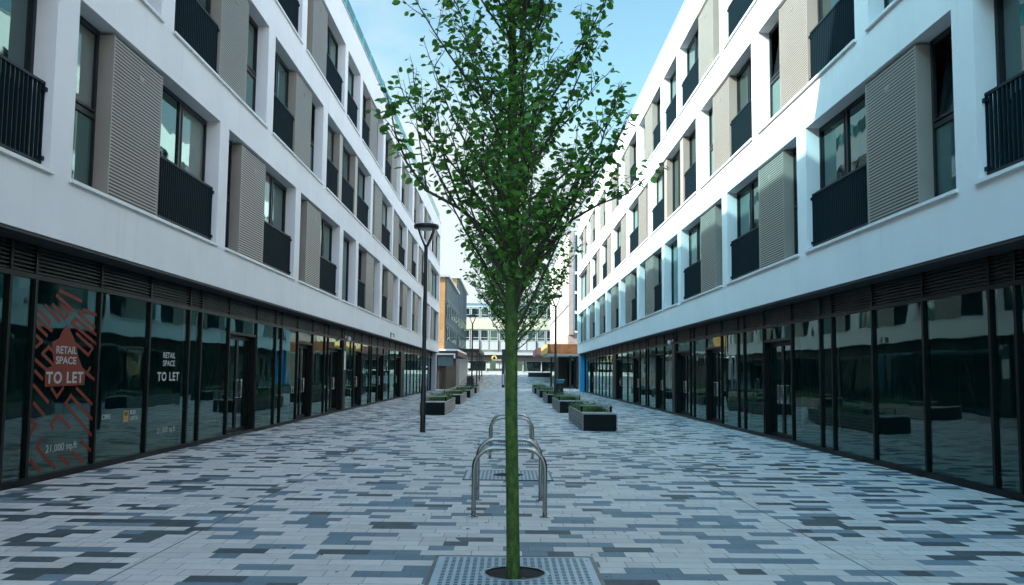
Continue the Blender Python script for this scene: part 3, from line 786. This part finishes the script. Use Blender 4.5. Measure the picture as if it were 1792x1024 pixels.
# ------------------------------------------------------------------ street lamps
def make_lamp():
    root = empty('street_lamp')
    p = MB(); p.lathe([(.085,.0),(.085,.012),(.068,.02),(.066,1.15),(.052,1.19),(.046,4.62),(.05,4.66),(.05,4.72)], 0, 0, 20)
    smooth_by_angle(p.build('pole', M['lamp'], root))
    for k in range(4):
        a = R(45+90*k)+R(0); c, s = math.cos(a), math.sin(a)
        m_ = MB(); m_.tube([(c*r,s*r,z) for r, z in ((.02,4.66),(.07,4.74),(.15,4.86),(.22,4.99),(.262,5.09),(.275,5.15))], [.03,.026,.021,.018,.017,.017], 8)
        m_.build('arm', M['lamp'], root, True)
    hd = MB(); hd.lathe([(.24,5.125),(.305,5.135),(.318,5.16),(.318,5.215),(.30,5.235),(.18,5.262),(.02,5.275)], 0, 0, 36)
    smooth_by_angle(hd.build('lamp_head', M['lamp'], root), 30)
    ln = MB(); ln.lathe([(.02,5.095),(.16,5.10),(.215,5.115),(.235,5.1245)], 0, 0, 28); ln.build('lens', M['lens'], root, True)
    dr = MB(); dr.box(-.03,.03,-.0685,-.064,.45,.95); dr.build('access_door', M['lamp'], root)
    return root
l0 = make_lamp()
for i, (lx, ly, lb) in enumerate(((-2.09,23.2,'tall black street lamp in front of the left white building, largest of the three'),
        (2.30,43.9,'black street lamp beside the litter bin on the right side of the street'),
        (-2.28,60.0,'black street lamp far off on the left, against the blue-grey clad building'))):
    l = l0 if i == 0 else copy_tree(l0)
    l.location = (lx, ly, 0); tag(l, lb, 'street lamp', 'black street lamps')

# ------------------------------------------------------------------ planter benches
def make_planter(L, woodm, sgn):
    """near end at y=0, runs to y=L; sgn=+1: street-centre side is -x"""
    root = empty('planter_bench'); W = .46; H = .46
    for ya in (0, L-.03): e = MB(); e.box(-W+.03, W-.03, ya, ya+.03, .02, H-.03); e.build('end_panel', M['panel'], root)
    core = MB(); core.box(-W+.05, W-.05, .031, L-.031, .0, .34); core.build('planting_box', M['soil'], root)
    for sx in (-1, 1):
        s = MB()
        for k in range(4):
            z0 = .035+k*.1; s.box(sx*(W-.025), sx*W, -.012, L*.42-.006, z0, z0+.078); s.box(sx*(W-.025), sx*W, L*.42+.006, L+.012, z0, z0+.078)
        for yy in (.3, L*.42-.05, L*.42+.05, L-.3): s.box(sx*(W-.045), sx*(W-.0255), yy-.03, yy+.03, .03, .43)
        s.build('side_planks', woodm, root)
    tp = MB()
    for k in range(9):
        x0 = -W+.002+k*.1022; tp.box(x0, x0+.094, -.015, 1.08, H-.028, H)
    tp.box(-W+.03, W-.03, .04, 1.06, H-.06, H-.0285)
    tp.build('seat', woodm, root)
    rim = MB(); rim.box(-W, -W+.06, 1.085, L-.002, H-.028, H); rim.box(W-.06, W, 1.085, L-.002, H-.028, H); rim.box(-W+.061, W-.061, L-.07, L-.002, H-.028, H); rim.box(-W+.061, W-.061, 1.09, 1.13, .34, H-.03)
    rim.build('rim', woodm, root)
    rl = MB(); 
    for sx in (-1, 1): rl.box(sx*.40-.03, sx*.40+.03, 1.0, 1.05, H+.0005, H+.155)
    rl.build('backrest_post', M['panel'], root)
    ba = MB(); ba.box(-.44, .44, .99, 1.06, H+.156, H+.19); ba.build('backrest_rail', woodm, root)
    return root
def plant_mesh(seed, L):
    rn = random.Random(seed); g = MB()
    clumps = [(rn.uniform(-.36,.36), rn.uniform(1.2, L-.1), rn.uniform(.2,.42)) for _ in range(int(72*L/5.4))]
    for (cx, cy, h) in clumps:
        kind = rn.random()
        if kind < .6:
            for _ in range(34):
                a = rn.uniform(0, 6.28); l = h*rn.uniform(.7,1.25); lean = rn.uniform(.1,.75)
                bx, by = cx+rn.gauss(0,.05), cy+rn.gauss(0,.05); w = .006
                d = Vector((math.cos(a)*lean, math.sin(a)*lean, 1)).normalized(); s = Vector((-math.sin(a), math.cos(a), 0))*w
                p0 = Vector((bx, by, .33)); p1 = p0+d*l*.6; p2 = p1+(d+Vector((math.cos(a)*.6, math.sin(a)*.6, -.35))).normalized()*l*.5
                g.face([p0-s, p0+s, p1+s*.8, p1-s*.8]); g.face([p1-s*.8, p1+s*.8, p2])
        else:
            for _ in range(46):
                p = Vector((cx+rn.gauss(0,.09), cy+rn.gauss(0,.09), .36+abs(rn.gauss(0,.5))*h))
                a = rn.uniform(0, 6.28); add_leaf(g, p, Vector((math.cos(a), math.sin(a), rn.uniform(-.1,.9))), Vector((0,0,1)), rn.uniform(.03,.06))
    return g
NUM = ('nearest', 'second', 'third', 'fourth', 'farthest')
pr = make_planter(5.5, M['wood'], 1); plants = None
for i, y in enumerate((24.4, 35.3, 46.0, 57.0, 67.8)):
    o = pr if i == 0 else copy_tree(pr)
    o.location = (2.46, y, 0)
    tag(o, '%s timber planter bench with a black end panel in the right-hand row' % NUM[i], 'planter', 'timber planter benches')
    s = plant_mesh(40, 5.4).build('planter_shrub', M['grass']) if plants is None else plants.copy()
    if plants is None: plants = s
    else: col.objects.link(s)
    s.location = (2.46, y, 0)
    tag(s, 'low green planting growing in the %s planter of the right-hand row' % NUM[i], 'plant', 'planting in the benches')
pl_ = make_planter(6.2, M['woodpale'], -1); plants = None
NL = ('nearest', 'second', 'third', 'farthest')
for i, y in enumerate((32.6, 43.6, 55.3, 67.0)):
    o = pl_ if i == 0 else copy_tree(pl_)
    o.location = (-2.61, y, 0)
    tag(o, '%s pale timber planter bench with a black end panel in the left-hand row' % NL[i], 'planter', 'timber planter benches')
    s = plant_mesh(51, 6.1).build('planter_shrub', M['grass']) if plants is None else plants.copy()
    if plants is None: plants = s
    else: col.objects.link(s)
    s.location = (-2.61, y, 0)
    tag(s, 'low green planting growing in the %s planter of the left-hand row' % NL[i], 'plant', 'planting in the benches')

# ------------------------------------------------------------------ bins and far post
o = empty('litter_bin', (2.56, 44.75, 0), 'dark litter bin with a blue flared top beside the right-hand street lamp', 'bin')
b = MB(); b.lathe([(.20,0),(.20,.05),(.175,.09),(.165,.95),(.18,1.02)], 0, 0, 20); smooth_by_angle(b.build('body', M['bin'], o))
b = MB(); b.lathe([(.18,1.021),(.235,1.16),(.24,1.2),(.20,1.22)], 0, 0, 20); smooth_by_angle(b.build('lid', M['bintop'], o))
o = empty('litter_bin', (-2.5, 63.2, 0), 'navy blue square litter bin beside the far left street lamp', 'bin')
b = MB(); b.box(-.24,.24,-.24,.24,.05,1.02); b.box(-.2,.2,-.2,.2,0,.05); b.build('body', M['navy'], o)
b = MB(); b.box(-.26,.26,-.26,.26,1.02,1.10); b.box(-.2,.2,-.2,.2,1.101,1.2); b.box(-.25,.25,-.25,.25,1.201,1.25); b.build('lid', M['navy'], o)
o = empty('information_post', (-.38, 94, 0), 'tall dark information post on the far plaza, just left of the nearest trunk', 'post')
b = MB(); b.box(-.16,.16,-.07,.07,0,.2); b.box(-.15,.15,-.06,.06,.2,2.4); b.build('pillar', M['navy'], o)
b = MB(); b.box(-.16,.16,-.07,.07,2.401,3.9); b.build('header_panel', M['black'], o)
b = MB(); b.box(-.06,.06,-.066,-.0605,.3,1.4); b.build('information_strip', M['whiteplastic'], o)

# ------------------------------------------------------------------ leaf litter on the paving
rn = random.Random(77); lt = MB()
for _ in range(260):
    y = 5.5+rn.random()**1.6*26; x = rn.gauss(0, 1.4) if rn.random() < .6 else rn.uniform(-5.5, 5.5)
    a = rn.uniform(0, 6.28); add_leaf(lt, Vector((x, y, .012)), Vector((math.cos(a), math.sin(a), rn.uniform(-.05,.35))), Vector((0,0,1)), rn.uniform(.015,.05))
tag(lt.build('leaf_litter', M['litter']), 'small dry leaves scattered over the paving', 'leaf litter', kind='stuff')

# ------------------------------------------------------------------ buildings beyond
def local(o):
    return Matrix.Translation(-Vector(o.location))
def lbuild(mb, name, mt, root, parent=None):
    ob = mb.build(name, mt); ob.parent = parent or root; ob.data.transform(local(root)); return ob
# brick block with blue-grey clad street front (two of them, one behind the other)
def clad_block(y0, y1, x, ztop, label):
    o = empty('brick_building', (x-5, y0, 0), label, 'building', 'brick blocks with clad fronts')
    b = MB(); b.box(x-10, x-.12, y0, y1, 0, ztop-.2); lbuild(b, 'brick_wall', M['brick'], o)
    c = MB(); c.box(x-.119, x, y0+.25, y1, 3.7, ztop-.25)
    n = int((y1-y0)/.9)
    for k in range(n): c.box(x+.001, x+.035, y0+.25+k*.9, y0+.29+k*.9, 3.7, ztop-.25)
    for z in (5.9, 8.1): c.box(x+.001, x+.03, y0+.3, y1, z, z+.06)
    lbuild(c, 'cladding', M['cladding'], o)
    r = MB(); r.box(x-10.2, x+.25, y0-.25, y1+.1, ztop-.2, ztop); lbuild(r, 'roof', M['coping'], o)
    for zi, z in enumerate((4.3, 6.5)):
        for k in range(n//3):
            ya = y0+.8+k*2.7
            f = MB(); f.box(x+.0355, x+.06, ya, ya+.75, z, z+1.3); w = lbuild(f, 'window', M['frame'], o)
            g = MB(); g.box(x+.061, x+.066, ya+.06, ya+.69, z+.06, z+1.24); lbuild(g, 'pane', M['glass_dark'], o, w)
            if (k+zi) % 3 == 0:
                s = MB(); s.obox((x+.2, ya+.37, z+.28), (.10,0,.08), (0,.22,0), (-.012,0,.016)); lbuild(s, 'open_vent', M['paint'], o, w)
    return o
B1 = clad_block(82, 100.5, -5.5, 10.2, 'orange brick block with a blue-grey clad front, directly behind the left white building')
B2 = clad_block(100.7, 123, -5.5, 12.0, 'taller brick block with a blue-grey clad front, beyond the first one')
def part(root, name, mt, *boxes):
    c = MB()
    for q in boxes: c.box(*q)
    return lbuild(c, name, mt, root)
part(B1, 'canopy', M['paint'], (-9.4, -4.35, 81.0, 99, 3.38, 3.55))
part(B1, 'canopy_fascia', M['darkfascia'], (-9.4, -4.34, 81.1, 99, 2.95, 3.379))
part(B1, 'gutter', M['paint'], (-8.0, -4.55, 80.7, 80.99, 3.02, 3.15), (-4.67, -4.55, 80.7, 80.99, 2.72, 3.02))
part(B1, 'downpipe', M['paint'], (-7.12, -7.0, 80.7, 80.99, 0, 3.02))
part(B1, 'shutters', M['browndoor'], (-6.9, -5.45, 81.5, 99, 0, 2.94), *[(-6.85+k*.24, -6.67+k*.24, 81.44, 81.499, .05, 2.9) for k in range(6)], *[(-5.449, -5.4, 81.7+k*.98, 82.45+k*.98, .05, 2.9) for k in range(17)])
part(B1, 'hanging_sign', M['cladding'], (-6.1, -4.8, 81.22, 81.34, 2.05, 2.9))
part(B1, 'amber_panel', M['amber'], (-7.6, -6.95, 81.3, 81.9, 1.0, 2.9))
part(B1, 'base_panel', M['panel'], (-7.6, -6.95, 81.3, 81.9, 0, .999))
part(B2, 'canopy', M['darkfascia'], (-9, -3.05, 101.2, 122, 3.75, 4.1))
part(B2, 'shopfront', M['greyblue'], (-6.2, -5.2, 101, 122, 0, 3.6))
for yy in (101.6, 111, 121.4): part(B2, 'canopy_post', M['black'], (-3.4, -3.25, yy, yy+.16, 0, 3.74))

# building closing the view
PW_ = mat('far_white_panel', (.40,.40,.40), .6, var=.06); CR_ = mat('far_cream_panel', (.46,.43,.32), .6, var=.06)
E = empty('shop_building', (0, 131, 1.3), 'low white and cream shop building with rows of square windows across the far end', 'building')
def eb(name, mt, *boxes):
    b = MB()
    for q in boxes: b.box(*q)
    return lbuild(b, name, mt, E)
zb = 1.3
eb('body', PW_, (-16,16,131,142,4.45,11.3))
eb('roof', M['coping'], (-16.2,16.2,130.6,142,11.301,11.5))
eb('cream_band', CR_, (-16,16,130.75,130.999,7.65,9.2))
eb('upper_band', M['greyblue'], (-16,16,130.78,130.999,10.75,11.3))
eb('lower_panels', PW_, *[(-15.9+k*1.34, -14.72+k*1.34, 130.8, 130.999, 4.75, 5.95) for k in range(24)])
eb('fascia', PW_, (-16,16,130.2,130.999,4.02,4.40))
eb('sign_fascia', M['darkfascia'], (-16,16,130.4,131,3.2,4.0))
eb('shopfront', M['glass_dark'], (-16,16,130.9,131.2,1.75,3.199))
eb('plinth', PW_, (-16,16,130.8,131.2,1.2,1.749))
eb('shop_frame', PW_, *[(-16+k*2.6, -15.88+k*2.6, 130.7, 130.899, 1.75, 3.199) for k in range(13)], (-16,16,130.72,130.899,3.12,3.199))
for zi, (z0, z1) in enumerate(((6.0, 7.6), (9.25, 10.7))):
    for k in range(24):
        x = -15.9+k*1.34
        if abs(x) > 9.5: continue
        f = MB(); f.box(x,x+.09,130.82,130.999,z0,z1); f.box(x+1.09,x+1.18,130.82,130.999,z0,z1); f.box(x+.09,x+1.09,130.82,130.999,z0,z0+.1); f.box(x+.09,x+1.09,130.82,130.999,z1-.1,z1); f.box(x+.09,x+1.09,130.83,130.999,z0+.42,z0+.48)
        w = lbuild(f, 'window', PW_, E)
        g = MB(); g.box(x+.09,x+1.09,130.9,130.999,z0+.101,z1-.101); lbuild(g, 'pane', M['glass_dark'], E, w)
for k in range(11): eb('drainpipe', M['black'], (-14.7+k*2.68, -14.6+k*2.68, 130.7, 130.799, 4.41, 6.0))
sg = MB(); pts = []
sg.tube([(-1.8+.30*math.cos(a), 130.33, 3.45+.42*math.sin(a)) for a in [math.pi*k/10 for k in range(11)]], .09, 8)
lbuild(sg, 'arch_sign', M['yellow'], E)
eb('name_board', PW_, (-2.1,-.8,130.3,130.399,3.25,3.36))
posters = [(-6.1,.9),(-3.0,.6),(-1.6,.5),(-1.0,.45)]
eb('posters', PW_, *[(x, x+w, 130.6, 130.65, 2.1, 2.9) for x, w in posters])

# beige brick block on the right, beyond the white building
Gb = empty('beige_building', (9, 88, 0), 'beige brick block with a rust coloured canopy beyond the right white building', 'building')
def gb(name, mt, *boxes, parent=None):
    b = MB()
    for q in boxes: b.box(*q)
    return lbuild(b, name, mt, Gb, parent)
gb('brick_wall', M['beige'], (5.85,16,88,126,5.2,15.2))
gb('lower_wall', M['pinkbrick'], (5.79,16,87.9,126,4.3,5.199))
gb('roof', M['coping'], (5.7,16.1,87.8,126.2,15.201,15.4))
gb('string_course', M['coping'], (5.74,5.849,88,126,8.0,8.15))
gb('corner_pier', M['pinkbrick'], (5.83,6.3,87.7,87.999,5.2,15.2))
fr = gb('stair_window', M['paint'], (6.35,9.0,87.75,87.999,5.4,15.1))
for k in range(5):
    gb('pane', M['glass_dark'], (6.42,8.9,87.7,87.749,5.6+k*1.9,7.2+k*1.9), parent=fr)
gb('canopy', M['copper'], (3.78,16,86.4,100,3.35,4.25))
gb('sunlit_canopy_edge', M['amber'], (3.68,3.779,86.3,100,3.35,4.25))  # street face of the rust canopy, its sunlight put into the amber colour
gb('canopy_soffit', M['paint'], (3.88,16,86.6,100,3.22,3.349))
gb('second_canopy', M['redsof'], (3.4,5.8,105,122,3.6,4.4))
gb('glazed_front', M['glass_dark'], (6.3,16,96,125,.0,3.219))
gb('shop_wall', M['beige'], (7.3,16,90.6,95.9,0,3.219))
for q in ((6.1,6.26,90,90.16),(6.75,6.91,90,90.16),(4.6,4.8,98,98.2)): gb('canopy_column', M['black'], (*q,0,3.219))
gb('dark_door', M['browndoor'], (5.4,6.299,97,103,0,3.219))
# dark low wall on the far plaza
o = empty('low_wall', (5.0, 122, 1.0), 'dark low wall with a pale coping on the far plaza at the right', 'wall')
b = MB(); b.box(-2.2,.8,-.3,.3,-.2,.55); b.build('wall_body', M['darkfascia'], o); b = MB(); b.box(-2.3,.9,-.38,.38,.551,.63); b.build('coping', M['paint'], o)

# ------------------------------------------------------------------ light, sky
AZ = R(70)   # sun travels mostly across the street, slightly away from the camera
EL = math.atan(.704*math.sin(AZ))
sd = Vector((math.sin(AZ)*math.cos(EL), math.cos(AZ)*math.cos(EL), -math.sin(EL)))
L = bpy.data.lights.new('sun', 'SUN'); L.energy = 4.6; L.angle = R(.53); L.color = (1., .95, .88)
lo = bpy.data.objects.new('sun', L); col.objects.link(lo); lo.rotation_euler = sd.to_track_quat('-Z', 'Y').to_euler()
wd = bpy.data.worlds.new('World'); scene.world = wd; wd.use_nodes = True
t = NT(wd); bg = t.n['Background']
sk = t.new('ShaderNodeTexSky', sky_type='NISHITA'); sk.sun_disc = False; sk.sun_elevation = EL
sk.sun_rotation = math.atan2(-sd.x, -sd.y) % (2*math.pi); sk.air_density = 1.; sk.dust_density = 1.2; sk.ozone_density = 1.6
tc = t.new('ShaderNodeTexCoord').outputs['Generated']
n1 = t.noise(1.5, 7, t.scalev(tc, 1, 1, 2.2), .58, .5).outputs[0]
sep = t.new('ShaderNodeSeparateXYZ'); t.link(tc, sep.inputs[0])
# sky boosted overhead and behind the camera, tinted per side, to light shaded walls
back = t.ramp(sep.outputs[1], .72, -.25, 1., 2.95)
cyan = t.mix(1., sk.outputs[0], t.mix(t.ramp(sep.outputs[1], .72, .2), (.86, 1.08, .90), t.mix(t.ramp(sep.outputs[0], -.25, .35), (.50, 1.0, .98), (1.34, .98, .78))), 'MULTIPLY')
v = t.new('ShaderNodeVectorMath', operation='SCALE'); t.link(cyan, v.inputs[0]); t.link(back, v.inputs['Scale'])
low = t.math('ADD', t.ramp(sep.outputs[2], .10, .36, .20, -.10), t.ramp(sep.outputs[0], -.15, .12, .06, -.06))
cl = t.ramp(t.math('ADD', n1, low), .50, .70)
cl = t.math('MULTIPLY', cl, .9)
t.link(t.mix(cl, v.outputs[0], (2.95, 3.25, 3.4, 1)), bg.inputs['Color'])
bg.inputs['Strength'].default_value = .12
scene.view_settings.view_transform = 'Standard'; scene.view_settings.look = 'None'; scene.view_settings.gamma = 1
scene.view_settings.exposure = 1.36

# ------------------------------------------------------------------ camera
f, pitch, yaw, roll = 1610.44, .0872, .0045, .0106
F = Vector((math.sin(yaw)*math.cos(pitch), math.cos(yaw)*math.cos(pitch), math.sin(pitch)))
r0 = Vector((math.cos(yaw), -math.sin(yaw), 0)); u0 = r0.cross(F)
r = math.cos(roll)*r0 + math.sin(roll)*u0; u = -math.sin(roll)*r0 + math.cos(roll)*u0
cam = bpy.data.cameras.new('camera'); cam.sensor_width = 36; cam.lens = 36*f/1792; cam.clip_start = .1; cam.clip_end = 2000
co = bpy.data.objects.new('camera', cam); col.objects.link(co)
mw = Matrix(((r.x, u.x, -F.x, 0), (r.y, u.y, -F.y, 0), (r.z, u.z, -F.z, 1.5), (0, 0, 0, 1)))
co.matrix_world = mw
scene.camera = co
scene.cycles.max_bounces = 10; scene.cycles.transparent_max_bounces = 12; scene.cycles.glossy_bounces = 4
scene.cycles.diffuse_bounces = 5; scene.cycles.caustics_reflective = False; scene.cycles.caustics_refractive = False
scene.cycles.sample_clamp_indirect = 6
